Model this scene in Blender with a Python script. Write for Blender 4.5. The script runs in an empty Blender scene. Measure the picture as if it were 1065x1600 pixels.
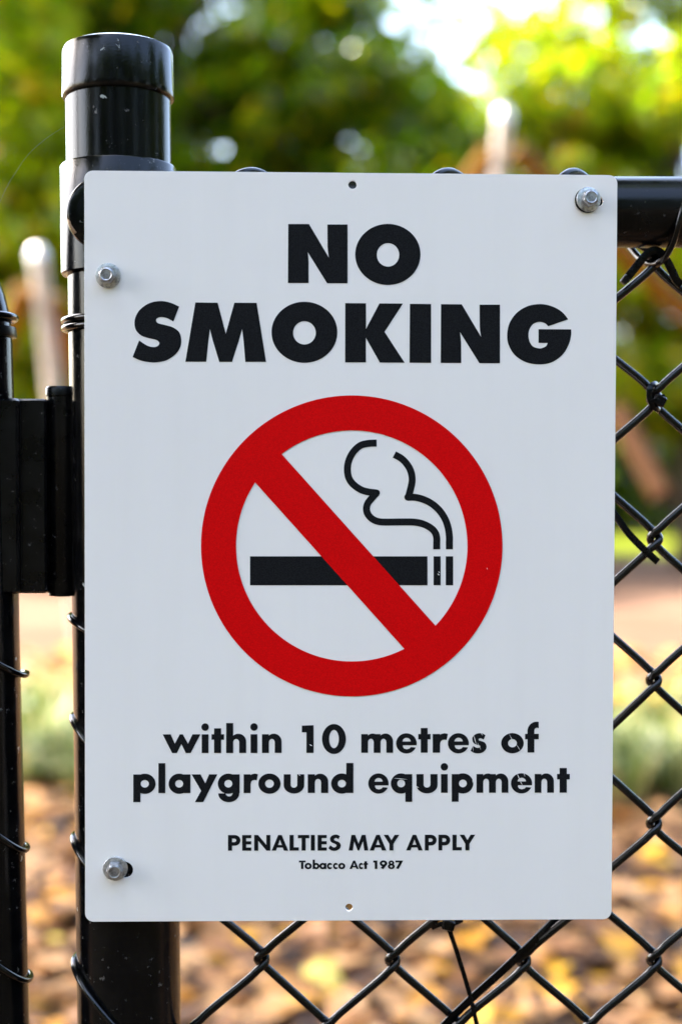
import bpy, math, random
import numpy as np
from math import sin, cos, pi, radians as R
from mathutils import Vector, Matrix
from mathutils.geometry import delaunay_2d_cdt
random.seed(7); rng = np.random.default_rng(7)
S = bpy.context.scene
COL = S.collection

# ------------------------------------------------------------------ camera, sky, sun, exposure
PITCH = 1.55
EYE = Vector((0, 0, 1.0))
cam = bpy.data.cameras.new('camera'); camo = bpy.data.objects.new('camera', cam); COL.objects.link(camo)
camo.location = EYE; camo.rotation_euler = (R(90 - PITCH), 0, 0)
cam.sensor_fit = 'HORIZONTAL'; cam.sensor_width = 24; cam.lens = 50
cam.clip_start = .05; cam.clip_end = 2000
cam.dof.use_dof = True; cam.dof.focus_distance = .797; cam.dof.aperture_fstop = 3.4
S.camera = camo
SUN_EL, SUN_AZ = 50, -71          # azimuth measured from +Y towards +X: the sun stands beyond the fence, to the left
w = bpy.data.worlds.new('World'); S.world = w; w.use_nodes = True
nt = w.node_tree; bg = nt.nodes['Background']
sky = nt.nodes.new('ShaderNodeTexSky'); sky.sky_type = 'NISHITA'; sky.sun_disc = False
sky.sun_elevation = R(SUN_EL); sky.sun_rotation = R(SUN_AZ)
sky.air_density = 1.0; sky.dust_density = 4.0; sky.ozone_density = .6
nt.links.new(sky.outputs[0], bg.inputs[0]); bg.inputs[1].default_value = .15
sl = bpy.data.lights.new('sun', 'SUN'); sl.energy = 2.45; sl.angle = R(.53); sl.color = (1, .93, .82)
so = bpy.data.objects.new('sun', sl); COL.objects.link(so)
sd = Vector((sin(R(SUN_AZ)) * cos(R(SUN_EL)), cos(R(SUN_AZ)) * cos(R(SUN_EL)), sin(R(SUN_EL))))
so.rotation_euler = sd.to_track_quat('Z', 'Y').to_euler()
S.view_settings.view_transform = 'Standard'; S.view_settings.look = 'None'
S.view_settings.exposure = 3.45; S.view_settings.gamma = 1; S.view_settings.use_curve_mapping = False
S.render.engine = 'CYCLES'
S.cycles.use_denoising = True
S.cycles.max_bounces = 8; S.cycles.transparent_max_bounces = 8
S.cycles.sample_clamp_indirect = 6

# ------------------------------------------------------------------ photograph geometry -> real places
FP = 50 / 24 * 1065
FW = Vector((0, cos(R(PITCH)), -sin(R(PITCH)))); UP = Vector((0, sin(R(PITCH)), cos(R(PITCH)))); RT = Vector((1, 0, 0))
def ray(px, py): return (FW + RT * ((px - 532.5) / FP) + UP * ((800 - py) / FP))
SIGN_LOC = Vector((.0055134, .79538, .957621))
SIGN_ROT = (Matrix.Rotation(.02593, 4, 'Z') @ Matrix.Rotation(-.002, 4, 'X') @ Matrix.Rotation(.00336, 4, 'Y'))
SIGN_M = Matrix.Translation(SIGN_LOC) @ SIGN_ROT
SIGN_I = SIGN_M.inverted()
def on_sign(px, py):                      # point of the sign face, in the sign's own (x, z) metres
    d = ray(px, py); n = SIGN_ROT @ Vector((0, 1, 0)); n = Vector(n[:3])
    t = (SIGN_LOC - EYE).dot(n) / d.dot(n)
    l = SIGN_I @ (EYE + d * t)
    return (l.x, l.z)
PSI = R(3.2)                               # the fence line runs slightly away to the right
FU = Vector((cos(PSI), sin(PSI), 0)); FN = Vector((-sin(PSI), cos(PSI), 0))
post_front_ref = EYE + ray(195, 740) * ((.7905) / ray(195, 740).dot(FW))
def F(px, py, off):                        # point on the vertical plane `off` metres behind the fence's front plane
    o = post_front_ref + FN * off
    d = ray(px, py); t = (o - EYE).dot(FN) / d.dot(FN)
    return EYE + d * t
def G(px, y, z=0): return Vector(((px - 532.5) / FP * y, y, z))

# ------------------------------------------------------------------ helpers
def link(name, me, mat=None, parent=None):
    o = bpy.data.objects.new(name, me); COL.objects.link(o)
    if mat is not None:
        for m in (mat if isinstance(mat, (list, tuple)) else [mat]): me.materials.append(m)
    if parent is not None: o.parent = parent
    return o
def tag(o, label=None, cat=None, group=None, kind=None):
    if label: o['label'] = label
    if cat: o['category'] = cat
    if group: o['group'] = group
    if kind: o['kind'] = kind
    return o
def empty(name, loc=(0, 0, 0), M=None):
    o = bpy.data.objects.new(name, None); COL.objects.link(o); o.empty_display_size = .05
    if M is not None: o.matrix_world = M
    else: o.location = loc
    return o
class MB:
    def __init__(s): s.v = []; s.f = []; s.m = []
    def add(s, v, f, mi=0):
        b = len(s.v); s.v += [tuple(x) for x in v]; s.f += [tuple(i + b for i in q) for q in f]; s.m += [mi] * len(f)
    def tube(s, pts, r, seg=12, cap=True, flat=None):
        pts = [Vector(p) for p in pts]; n = len(pts)
        rr = r if isinstance(r, (list, tuple)) else [r] * n
        T = [(pts[min(i + 1, n - 1)] - pts[max(i - 1, 0)]).normalized() for i in range(n)]
        a = Vector((0, -1, 0)) if flat is None else Vector(flat)
        a = (a - T[0] * a.dot(T[0]))
        if a.length < 1e-3: a = T[0].orthogonal()
        a.normalize(); V = []
        for i in range(n):
            a = (a - T[i] * a.dot(T[i])).normalized(); b = T[i].cross(a)
            for k in range(seg):
                t = 2 * pi * k / seg; V.append(pts[i] + (a * cos(t) + b * sin(t)) * rr[i])
        Fc = [(i * seg + k, i * seg + (k + 1) % seg, (i + 1) * seg + (k + 1) % seg, (i + 1) * seg + k) for i in range(n - 1) for k in range(seg)]
        if cap: Fc += [tuple(range(seg))[::-1], tuple((n - 1) * seg + k for k in range(seg))]
        s.add(V, Fc)
    def strap(s, pts, wdt, th, nrm=(0, -1, 0)):       # flat band, width across the path, thickness along nrm
        pts = [Vector(p) for p in pts]; n = len(pts); V = []
        for i in range(n):
            T = (pts[min(i + 1, n - 1)] - pts[max(i - 1, 0)]).normalized()
            N = Vector(nrm if not callable(nrm) else nrm(i)); N = (N - T * N.dot(T)).normalized(); B = T.cross(N)
            for a, c in ((-1, -.6), (-1, .6), (-.8, 1), (.8, 1), (1, .6), (1, -.6), (.8, -1), (-.8, -1)):
                V.append(pts[i] + B * (a * wdt / 2) + N * (c * th / 2))
        Fc = [(i * 8 + k, i * 8 + (k + 1) % 8, (i + 1) * 8 + (k + 1) % 8, (i + 1) * 8 + k) for i in range(n - 1) for k in range(8)]
        Fc += [tuple(range(8))[::-1], tuple((n - 1) * 8 + k for k in range(8))]
        s.add(V, Fc)
    def lathe(s, base, axis, prof, seg=48):           # prof = [(radius, height)...]
        axis = Vector(axis).normalized(); a = axis.orthogonal().normalized(); b = axis.cross(a); base = Vector(base); V = []
        for (r, h) in prof:
            for k in range(seg):
                t = 2 * pi * k / seg; V.append(base + axis * h + (a * cos(t) + b * sin(t)) * max(r, 1e-5))
        n = len(prof)
        Fc = [(i * seg + k, i * seg + (k + 1) % seg, (i + 1) * seg + (k + 1) % seg, (i + 1) * seg + k) for i in range(n - 1) for k in range(seg)]
        Fc += [tuple(range(seg))[::-1], tuple((n - 1) * seg + k for k in range(seg))]
        s.add(V, Fc)
    def box(s, c, sx, sy, sz, M=None, bev=0):
        c = Vector(c); b = bev
        if not b:
            V = [(x * sx / 2, y * sy / 2, z * sz / 2) for x in (-1, 1) for y in (-1, 1) for z in (-1, 1)]
            Fc = [(0, 1, 3, 2), (4, 6, 7, 5), (0, 4, 5, 1), (2, 3, 7, 6), (0, 2, 6, 4), (1, 5, 7, 3)]
        else:                                         # chamfered along z and at both ends
            V = []
            for z, q in ((-sz / 2, b), (-sz / 2 + b, 0), (sz / 2 - b, 0), (sz / 2, b)):
                X, Y = sx / 2 - q, sy / 2 - q
                V += [(-X + b, -Y, z), (X - b, -Y, z), (X, -Y + b, z), (X, Y - b, z), (X - b, Y, z), (-X + b, Y, z), (-X, Y - b, z), (-X, -Y + b, z)]
            Fc = [(i * 8 + k, i * 8 + (k + 1) % 8, (i + 1) * 8 + (k + 1) % 8, (i + 1) * 8 + k) for i in range(3) for k in range(8)]
            Fc += [tuple(range(8))[::-1], tuple(24 + k for k in range(8))]
        V = [Vector(v) for v in V]
        if M is not None: V = [M @ v for v in V]
        s.add([v + c for v in V], Fc)
    def build(s, name, mat, parent=None, smooth=True, local=None):
        me = bpy.data.meshes.new(name)
        v = s.v
        if local is not None: v = [tuple(local @ Vector(p)) for p in v]
        me.from_pydata(v, [], s.f); me.update()
        o = link(name, me, mat, parent)
        if any(s.m): me.polygons.foreach_set('material_index', s.m)
        if smooth:
            me.polygons.foreach_set('use_smooth', [True] * len(me.polygons))
            try: me.set_sharp_from_angle(angle=R(38))
            except Exception: pass
        return o
def spline(P, n=8, closed=False):
    P = [Vector(p) for p in P]; out = []; N = len(P)
    g = (lambda i: P[i % N]) if closed else (lambda i: P[max(0, min(N - 1, i))])
    for i in range(N if closed else N - 1):
        a, b, c, d = g(i - 1), g(i), g(i + 1), g(i + 2)
        for k in range(n):
            t = k / n
            out.append(.5 * ((2 * b) + (c - a) * t + (2 * a - 5 * b + 4 * c - d) * t * t + (3 * b - a - 3 * c + d) * t ** 3))
    if not closed: out.append(P[-1])
    return out

# ------------------------------------------------------------------ materials
def mat(name):
    m = bpy.data.materials.new(name); m.use_nodes = True
    return m, m.node_tree.nodes, m.node_tree.links, m.node_tree.nodes['Principled BSDF']
def noise(N, L, scale, detail=4, rough=.6, vec=None):
    t = N.new('ShaderNodeTexNoise'); t.inputs['Scale'].default_value = scale; t.inputs['Detail'].default_value = detail; t.inputs['Roughness'].default_value = rough
    if vec is not None: L.new(vec, t.inputs['Vector'])
    return t
def ramp(N, L, src, stops, interp='LINEAR'):
    r = N.new('ShaderNodeValToRGB'); r.color_ramp.interpolation = interp; e = r.color_ramp.elements
    while len(e) < len(stops): e.new(.5)
    for i, (p, c) in enumerate(stops): e[i].position = p; e[i].color = (*c, 1) if len(c) == 3 else c
    L.new(src, r.inputs[0]); return r
def bump(N, L, b, src, strength, dist):
    n = N.new('ShaderNodeBump'); n.inputs['Strength'].default_value = strength; n.inputs['Distance'].default_value = dist
    L.new(src, n.inputs['Height'])
    L.new(n.outputs[0], b.inputs['Normal']); return n
def objco(N): return N.new('ShaderNodeTexCoord').outputs['Object']

def black_paint(name, rough=.28, chips=.0, dust=.5, spec=.24):
    m, N, L, b = mat(name); co = objco(N)
    n1 = noise(N, L, 60, 5, .6, co); n2 = noise(N, L, 900, 3, .6, co); n3 = noise(N, L, 210, 5, .65, co)
    dirt = ramp(N, L, n1.outputs[0], [(.45, (.0018, .0019, .0024)), (.85, (.007, .0065, .006))])
    speck = ramp(N, L, n3.outputs[0], [(.66 - .03 * dust, (0, 0, 0)), (.72, (dust, dust, dust))])
    mx = N.new('ShaderNodeMixRGB'); L.new(speck.outputs[0], mx.inputs[0]); L.new(dirt.outputs[0], mx.inputs[1]); mx.inputs[2].default_value = (.16, .15, .14, 1)
    out = mx.outputs[0]
    if chips:
        n4 = noise(N, L, 85, 5, .55, co); n4.inputs['Distortion'].default_value = .6
        c = ramp(N, L, n4.outputs[0], [(1 - chips, (0, 0, 0)), (1 - chips + .012, (1, 1, 1))])
        mx2 = N.new('ShaderNodeMixRGB'); L.new(c.outputs[0], mx2.inputs[0]); L.new(out, mx2.inputs[1]); mx2.inputs[2].default_value = (.30, .32, .30, 1)
        out = mx2.outputs[0]
    L.new(out, b.inputs['Base Color'])
    rr = ramp(N, L, n1.outputs[0], [(.3, (rough * .5,) * 3), (.75, (rough,) * 3)]); L.new(rr.outputs[0], b.inputs['Roughness'])
    b.inputs['Specular IOR Level'].default_value = spec
    bump(N, L, b, n2.outputs[0], .14, .0005)
    return m
M_POST = black_paint('black_painted_steel', .19, .305, .7)
M_COLLAR = black_paint('black_cast_fitting', .17, .31, 1.0)
M_RAIL = black_paint('black_rail_paint', .3, 0, .35)
M_HINGE = black_paint('black_hinge_paint', .42, .25, .8)
M_WIRE = black_paint('black_vinyl_wire', .13, 0, .2, .36)
M_STRAP = black_paint('black_nylon', .34, 0, .15, .16)

m, N, L, b = mat('white_sign_sheet'); co = objco(N)
n1 = noise(N, L, 6, 4, .55, co); n2 = noise(N, L, 420, 3, .6, co); n3 = noise(N, L, 60, 6, .7, co)
c1 = ramp(N, L, n1.outputs[0], [(.3, (.865, .815, .76)), (.75, (.90, .85, .79))])
sp = ramp(N, L, n3.outputs[0], [(.755, (0, 0, 0)), (.79, (.5, .5, .5))])
mx = N.new('ShaderNodeMixRGB'); L.new(sp.outputs[0], mx.inputs[0]); L.new(c1.outputs[0], mx.inputs[1]); mx.inputs[2].default_value = (.5, .49, .47, 1)
mp = N.new('ShaderNodeMapping'); mp.inputs['Scale'].default_value = (38, 38, 2.2); L.new(co, mp.inputs[0]); n5 = noise(N, L, 1.0, 5, .6, mp.outputs[0])
st_ = ramp(N, L, n5.outputs[0], [(.45, (1, 1, 1)), (.85, (.972, .97, .962))]); mm = N.new('ShaderNodeMixRGB'); mm.blend_type = 'MULTIPLY'; mm.inputs[0].default_value = 1
L.new(mx.outputs[0], mm.inputs[1]); L.new(st_.outputs[0], mm.inputs[2]); L.new(mm.outputs[0], b.inputs['Base Color'])
rr = ramp(N, L, n5.outputs[0], [(.3, (.28,) * 3), (.7, (.45,) * 3)]); L.new(rr.outputs[0], b.inputs['Roughness'])
bump(N, L, b, n2.outputs[0], .06, .0004)
M_WHITE = m
def ink(name, col, var=.25, rough=.5):
    m, N, L, b = mat(name); co = objco(N); n = noise(N, L, 1500, 2, .7, co)
    lo = tuple(x * (1 - var) for x in col); hi = tuple(x * (1 + var) for x in col)
    r = ramp(N, L, n.outputs[0], [(.35, lo), (.65, hi)]); L.new(r.outputs[0], b.inputs['Base Color']); b.inputs['Roughness'].default_value = rough
    b.inputs['Specular IOR Level'].default_value = .06
    return m
M_INK = ink('black_ink', (.010, .0105, .0115), .45)
M_RED = ink('red_ink', (.66, .002, .003), .12)
def steel(name, col=(.62, .63, .64), rough=.26):
    m, N, L, b = mat(name); co = objco(N); n = noise(N, L, 380, 5, .7, co)
    r = ramp(N, L, n.outputs[0], [(.34, tuple(.4 * x for x in col)), (.55, col), (.8, tuple(min(1, 1.25 * x) for x in col))])
    L.new(r.outputs[0], b.inputs['Base Color']); b.inputs['Metallic'].default_value = .75
    q = ramp(N, L, n.outputs[0], [(.3, (rough + .2,) * 3), (.7, (rough,) * 3)]); L.new(q.outputs[0], b.inputs['Roughness'])
    bump(N, L, b, n.outputs[0], .25, .0001)
    return m
M_ZINC = steel('galvanised_steel')
M_HEX = steel('shaded_bolt_head', (.40, .40, .41), .3)  # darker than the washers: shade on the hex sides put into the colour

# ------------------------------------------------------------------ sign
sign = empty('no_smoking_sign', M=SIGN_M)
tag(sign, 'white rectangular no smoking sign bolted in front of the black fence post', 'sign')
TH = .0022
def poly_mesh(name, ops, material, y, parent, thick=.00012):
    """ops: list of (+1/-1, closed outline in sign x,z); later ones paint over earlier ones. One flat thin solid."""
    V = []; E = []
    for s_, p in ops:
        b0 = len(V); V += [Vector((a, c)) for a, c in p]; n = len(p); E += [(b0 + i, b0 + (i + 1) % n) for i in range(n)]
    vo, eo, fo, *_ = delaunay_2d_cdt(V, E, [], 0, 1e-8)
    def inside(x, z, p):
        c = False; j = len(p) - 1
        for i in range(len(p)):
            xi, zi = p[i]; xj, zj = p[j]
            if (zi > z) != (zj > z) and x < (xj - xi) * (z - zi) / (zj - zi) + xi: c = not c
            j = i
        return c
    bbs = [(min(a for a, c in p), max(a for a, c in p), min(c for a, c in p), max(c for a, c in p)) for _, p in ops]
    keep = []
    for f in fo:
        x = sum(vo[i].x for i in f) / len(f); z = sum(vo[i].y for i in f) / len(f); st = False
        for (s_, p), q in zip(ops, bbs):
            if q[0] <= x <= q[1] and q[2] <= z <= q[3] and inside(x, z, p): st = s_ > 0
        if st: keep.append(tuple(f))
    n = len(vo)
    front = [(v.x, y, v.y) for v in vo]; back = [(v.x, y + thick, v.y) for v in vo]
    from collections import Counter
    cnt = Counter()
    for f in keep:
        for i in range(len(f)): cnt[(f[i], f[(i + 1) % len(f)])] += 1
    faces = [];
    for f in keep: faces.append(f); faces.append(tuple(i + n for i in reversed(f)))
    for (a, c_) in cnt:
        if (c_, a) not in cnt: faces.append((c_, a, a + n, c_ + n))
    me = bpy.data.meshes.new(name); me.from_pydata(front + back, [], faces); me.update()
    import bmesh
    bm = bmesh.new(); bm.from_mesh(me)
    bmesh.ops.delete(bm, geom=[v for v in bm.verts if not v.link_faces], context='VERTS')
    bmesh.ops.recalc_face_normals(bm, faces=bm.faces); bm.to_mesh(me); bm.free()
    return link(name, me, material, parent)
def circ(cx, cy, rx, ry=None, n=72):
    ry = ry or rx; return [(cx + rx * cos(2 * pi * i / n), cy + ry * sin(2 * pi * i / n)) for i in range(n)]
def PX(p): return [on_sign(*q) for q in p]

def rrect(x0, y0, x1, y1, r, n=8):
    o = []
    for cx, cy, a0 in ((x1 - r, y1 - r, 0), (x0 + r, y1 - r, 90), (x0 + r, y0 + r, 180), (x1 - r, y0 + r, 270)):
        for i in range(n + 1):
            t = R(a0 + 90 * i / n); o.append((cx + r * cos(t), cy + r * sin(t)))
    return o
def hole(px, py, r, sy=1): x, z = on_sign(px, py); return circ(x, z, r, r * sy, 28)
def slot(pa, pb, r, n=12):
    a = Vector(on_sign(*pa)); b_ = Vector(on_sign(*pb)); d = (b_ - a).normalized(); t0 = math.atan2(d.y, d.x)
    return [(b_.x + r * cos(t0 - pi / 2 + pi * i / n), b_.y + r * sin(t0 - pi / 2 + pi * i / n)) for i in range(n + 1)] + \
           [(a.x + r * cos(t0 + pi / 2 + pi * i / n), a.y + r * sin(t0 + pi / 2 + pi * i / n)) for i in range(n + 1)]
panel = poly_mesh('panel', [(1, rrect(-.1485, -.21, .1485, .21, .0048)), (-1, hole(550.5, 288, .00235)), (-1, hole(545, 1418.5, .0021)),
        (-1, hole(169, 430, .003)), (-1, slot((184, 1358), (195, 1360), .0046)), (-1, slot((911, 312), (935, 314), .0026))], M_WHITE, 0, sign, TH)
bv = panel.modifiers.new('bevel', 'BEVEL'); bv.width = .0004; bv.segments = 2; bv.limit_method = 'ANGLE'; bv.angle_limit = R(40)

# --- lettering, letter outlines traced at their real size on the sheet
def Z(pts, s, ox, oy): return [(ox + x / s, oy + y / s) for x, y in pts]
def zs(pts, s, ox, oy, n=6):                                   # outline through points; a doubled point is a corner
    runs = [[]]
    i = 0
    while i < len(pts):
        runs[-1].append(pts[i])
        if i + 1 < len(pts) and pts[i + 1] == pts[i]: runs.append([pts[i]]); i += 1
        i += 1
    out = []
    for r in runs:
        if len(r) < 2: continue
        if len(r) == 2: out += r[:-1]
        else: out += [(v.x, v.y) for v in spline([(x, y, 0) for x, y in r], n)][:-1]
    out.append(pts[-1])
    return Z(out, s, ox, oy)
def ell(cx, cy, rx, ry, s, ox, oy): return Z(circ(cx, cy, rx, ry, 80), s, ox, oy)
s1 = 1065 / 230; s4 = 1065 / 280
BIG = [
 ('N', [(1, Z([(47,45),(197,45),(340,287),(334,240),(331,210),(330,48),(476,48),(476,474),(328,474),(188,248),(192,285),(194,320),(194,472),(45,472)], s1, 440, 340))]),
 ('O', [(1, ell(767,265,236,221,s1,440,340)), (-1, ell(768,268,81,85,s1,440,340))]),
 ('S', [(1, zs([(370,87),(310,60),(240,47),(160,60),(92,103),(55,160),(47,215),(60,262),(97,297),(145,314),(200,327),(221,341),(226,355),(215,372),(185,380),(140,370),(80,332),(80,332),(33,452),(33,452),(90,477),(150,489),(205,491),(280,475),(345,430),(378,380),(385,325),(370,273),(328,239),(275,222),(220,208),(204,192),(208,173),(235,163),(280,170),(328,195),(328,195),(370,87)], s1, 200, 460))]),
 ('M', [(1, Z([(487,57),(648,59),(707,283),(769,59),(930,60),(998,487),(848,487),(836,340),(825,250),(800,340),(752,487),(660,487),(612,330),(592,250),(582,330),(566,486),(415,486)], s1, 200, 460))]),
 ('O', [(1, ell(303,273,238,221,s1,410,460)), (-1, ell(303,277,82,84,s1,410,460))]),
 ('K', [(1, Z([(598,62),(748,63),(748,248),(845,64),(1015,65),(882,270),(1027,493),(848,492),(747,313),(747,491),(597,491)], s1, 410, 460))]),
 ('I', [(1, Z([(76,55),(202,56),(202,406),(74,405)], s4, 620, 460))]),
 ('N', [(1, Z([(261,57),(384,58),(499,252),(493,215),(491,190),(490,60),(611,60),(611,408),(489,408),(373,222),(378,260),(380,290),(381,407),(259,406)], s4, 620, 460))]),
 ('G', [(1, zs([(1016,147),(985,108),(942,79),(890,61),(838,57),(775,69),(712,107),(669,167),(654,235),(663,300),(700,360),(763,401),(840,415),(915,404),(980,360),(1018,300),(1033,245),(1034,207),(1034,207),(840,206),(840,206),(840,287),(840,287),(895,288),(895,288),(885,306),(867,316),(845,320),(808,309),(787,280),(780,240),(788,203),(810,174),(845,162),(878,170),(898,188),(898,188),(1016,147)], s4, 620, 460))]),
]
# --- smaller faces: outlines in units of x-height (lower case) with y up, baseline 0
def rect(x0, y0, x1, y1): return [(x0, y0), (x1, y0), (x1, y1), (x0, y1)]
def half(cx, cy, rx, ry, a0, a1, n=24, close=None):
    p = [(cx + rx * cos(R(a0 + (a1 - a0) * i / n)), cy + ry * sin(R(a0 + (a1 - a0) * i / n))) for i in range(n + 1)]
    return p + (close or [])
ST = .36; C = 1.48; A = 1.60
def arch(x0, x1, top=1.03, base=0, stem_r=True):               # an n-shaped arch between outer edges x0..x1
    cx = (x0 + x1) / 2; rx = (x1 - x0) / 2; ri = rx - ST
    cy = .60
    return [(1, half(cx, cy, rx, top - cy, 0, 180, 20, [(x0, base), (x1, base)]) ), (-1, half(cx, cy - .02, ri, .19, 0, 180, 16, [(x0 + ST, base - .02), (x1 - ST, base - .02)]))]
def g_i(): return [(1, rect(0, 0, ST, 1)), (1, circ(ST / 2, 1.39, .2, .2, 32))]
def g_l(): return [(1, rect(0, 0, ST, A))]
def g_n(x=0, w=1.03): return [(1, [(x + .18, 0)] + [(x + .18, .6)] + half(x + (w + .22) / 2, .60, (w - .22) / 2, .43, 180, 0, 20)[0:] + [(x + w, 0)]),
        (-1, [(x + ST, -.02), (x + ST, .56)] + half(x + w / 2, .56, (w - 2 * ST) / 2, .19, 180, 0, 14) + [(x + w - ST, -.02)]), (1, rect(x, 0, x + ST, 1.0))]
def g_h(): return g_n() + [(1, rect(0, 0, ST, A))]
def g_m(): return g_n(.68, 1.03) + g_n(0, 1.03) + []
def g_u(): return [(1, [(0, 1)] + [(0, .42)] + half(.53, .42, .53, .45, 180, 360, 20) + [(1.06, 1)]), (-1, [(ST, 1.02), (ST, .44)] + half(.53, .44, .53 - ST, .16, 180, 360, 14) + [(1.06 - ST, 1.02)])]
def g_o(): return [(1, circ(.56, .5, .56, .54)), (-1, circ(.56, .5, .22, .22))]
def g_p(): return [(1, circ(.58, .5, .54, .54)), (1, rect(0, -.48, ST, 1)), (-1, circ(.58, .5, .205, .205))]
def g_q(): return [(1, circ(.54, .5, .54, .54)), (1, rect(1.12 - ST, -.48, 1.12, 1)), (-1, circ(.54, .5, .205, .205))]
def g_b(): return [(1, circ(.58, .5, .54, .54)), (1, rect(0, 0, ST, A)), (-1, circ(.58, .5, .205, .205))]
def g_d(): return [(1, circ(.54, .5, .54, .54)), (1, rect(1.12 - ST, 0, 1.12, A)), (-1, circ(.54, .5, .205, .205))]
def g_a(): return [(1, circ(.54, .5, .54, .54)), (1, rect(1.12 - ST, 0, 1.12, 1)), (-1, circ(.54, .5, .205, .205))]
def g_g():
    return [(1, half(.56, -.02, .54, .47, 180, 360, 24, [(1.12, 1), (1.12 - ST, 1), (1.12 - ST, .1)])), (-1, [(.40, -.02), (.42, -.1), (.5, -.17), (.6, -.19), (.7, -.15), (.76, -.04), (.76, .05), (.4, .05)]),
            (-1, rect(-.05, -.02, .34, .2)), (1, circ(.54, .5, .54, .54)), (1, rect(1.12 - ST, 0, 1.12, 1)), (-1, circ(.54, .5, .205, .205))]
def g_r(): return [(1, [(.2, 0), (.2, .7)] + [(.3, .9), (.42, 1.0), (.58, 1.04), (.68, 1.02), (.74, 1.0), (.68, .68), (.58, .70), (.46, .68), (.39, .6), (.36, .48), (.36, 0)]), (1, rect(0, 0, ST, 1))]
def g_t(): return [(1, rect(.13, 0, .13 + ST, 1.32)), (1, rect(0, .71, .64, 1))]
def g_f(): return [(1, rect(.13, 0, .13 + ST, 1.2)), (1, rect(0, .71, .72, 1)), (1, half(.62, 1.16, .49, .49, 180, 78, 14) + [(.72, 1.30), (.62, 1.33), (.53, 1.29), (.49, 1.2), (.49, 1.1), (.13, 1.1)])]
def g_e():
    return [(1, circ(.56, .5, .56, .54)), (-1, half(.57, .60, .22, .20, 0, 180, 18)), (-1, [(.37, .40), (1.3, .40), (1.3, .28), (1.08, .28), (.80, .30), (.72, .215), (.58, .18), (.44, .22), (.37, .32)]), (-1, rect(1.0, .28, 1.4, .40))]
def g_c(): return [(1, circ(.56, .5, .56, .54)), (-1, circ(.64, .5, .27, .22)), (-1, [(.62, .7), (.90, .72), (1.3, .9), (1.3, .1), (.90, .28), (.62, .3)])]
def g_s():
    P = [(.80,.93),(.66,1.01),(.50,1.04),(.28,.99),(.12,.84),(.09,.68),(.18,.50),(.36,.42),(.50,.37),(.51,.30),(.42,.255),(.30,.27),(.13,.36),(.13,.36),(0,.10),(0,.10),(.16,.0),(.38,-.04),(.62,0),(.80,.14),(.86,.33),(.78,.52),(.62,.60),(.46,.65),(.43,.72),(.50,.765),(.58,.76),(.70,.70),(.70,.70),(.80,.93)]
    return [(1, zs(P, 1, 0, 0, 4))]
def g_w(): return [(1, [(0, 1), (.42, 1), (.64, .50), (.90, 1), (1.06, 1), (1.34, .50), (1.57, 1), (1.99, 1), (1.48, 0), (1.22, 0), (.99, .48), (.75, 0), (.50, 0)])]
def g_y(): return [(1, [(0, 1), (.43, 1), (.66, .52), (.84, 1), (1.24, 1), (.56, -.48), (.16, -.48), (.46, .12)])]
def g_1(): return [(1, [(0, C - .02), (0, C - .38), (.24, C - .38), (.24, 0), (.62, 0), (.62, C)])]
def g_0(): return [(1, circ(.64, C / 2, .64, .80)), (-1, circ(.64, C / 2, .26, .49))]
# capitals and figures, cap height 1
SB = .255
def c_P(): return [(1, rect(0, 0, SB, 1)), (1, half(.42, .66, .36, .34, 90, -90, 20, [(0, .32), (0, 1)])), (-1, half(.38, .66, .14, .115, 90, -90, 14, [(SB, .545), (SB, .775)]))]
def c_E(): return [(1, rect(0, 0, .57, 1)), (-1, rect(SB, .60, .6, .80)), (-1, rect(SB, .20, .6, .40))]
def c_N(): return [(1, [(0, 0), (0, 1), (.24, 1), (.75, .37), (.75, 1), (1.0, 1), (1.0, 0), (.76, 0), (.25, .63), (.25, 0)])]
def c_A(): return [(1, [(0, 0), (.41, 1), (.63, 1), (1.04, 0), (.77, 0), (.70, .19), (.34, .19), (.27, 0)]), (-1, [(.40, .36), (.52, .70), (.64, .36)])]
def c_L(): return [(1, [(0, 0), (0, 1), (SB, 1), (SB, .21), (.57, .21), (.57, 0)])]
def c_T(): return [(1, rect(0, .79, .72, 1)), (1, rect(.36 - SB / 2, 0, .36 + SB / 2, 1))]
def c_I(): return [(1, rect(0, 0, SB, 1))]
def c_S():
    P = [(.68,.91),(.55,1.0),(.40,1.02),(.20,.96),(.09,.82),(.08,.68),(.15,.54),(.30,.46),(.44,.39),(.47,.30),(.41,.22),(.30,.20),(.20,.25),(.10,.34),(.10,.34),(-.02,.15),(-.02,.15),(.12,.03),(.32,-.02),(.52,.02),(.68,.15),(.73,.32),(.69,.46),(.58,.56),(.44,.61),(.34,.67),(.33,.74),(.40,.80),(.50,.79),(.59,.72),(.59,.72),(.68,.91)]
    return [(1, zs(P, 1, 0, 0, 4))]
def c_M(): return [(1, [(0, 0), (.17, 1), (.40, 1), (.61, .44), (.82, 1), (1.05, 1), (1.22, 0), (.97, 0), (.89, .58), (.65, 0), (.56, 0), (.34, .58), (.25, 0)])]
def c_Y(): return [(1, [(0, 1), (.29, 1), (.49, .66), (.69, 1), (.98, 1), (.615, .42), (.615, 0), (.36, 0), (.36, .42)])]
def c_9(): return [(1, circ(.42, .66, .40, .36)), (1, [(.80, .55), (.40, -.02), (.12, .13), (.45, .5)]), (-1, circ(.41, .67, .15, .13))]
def c_8(): return [(1, circ(.38, .73, .31, .28)), (1, circ(.38, .30, .38, .32)), (-1, circ(.38, .73, .10, .09)), (-1, circ(.38, .30, .14, .12))]
def c_7(): return [(1, [(0, 1), (.78, 1), (.32, -.03), (.08, .09), (.40, .78), (0, .78)])]
def c_1(): return [(1, [(0, 1), (0, .76), (.16, .76), (.16, 0), (.42, 0), (.42, 1)])]
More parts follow.
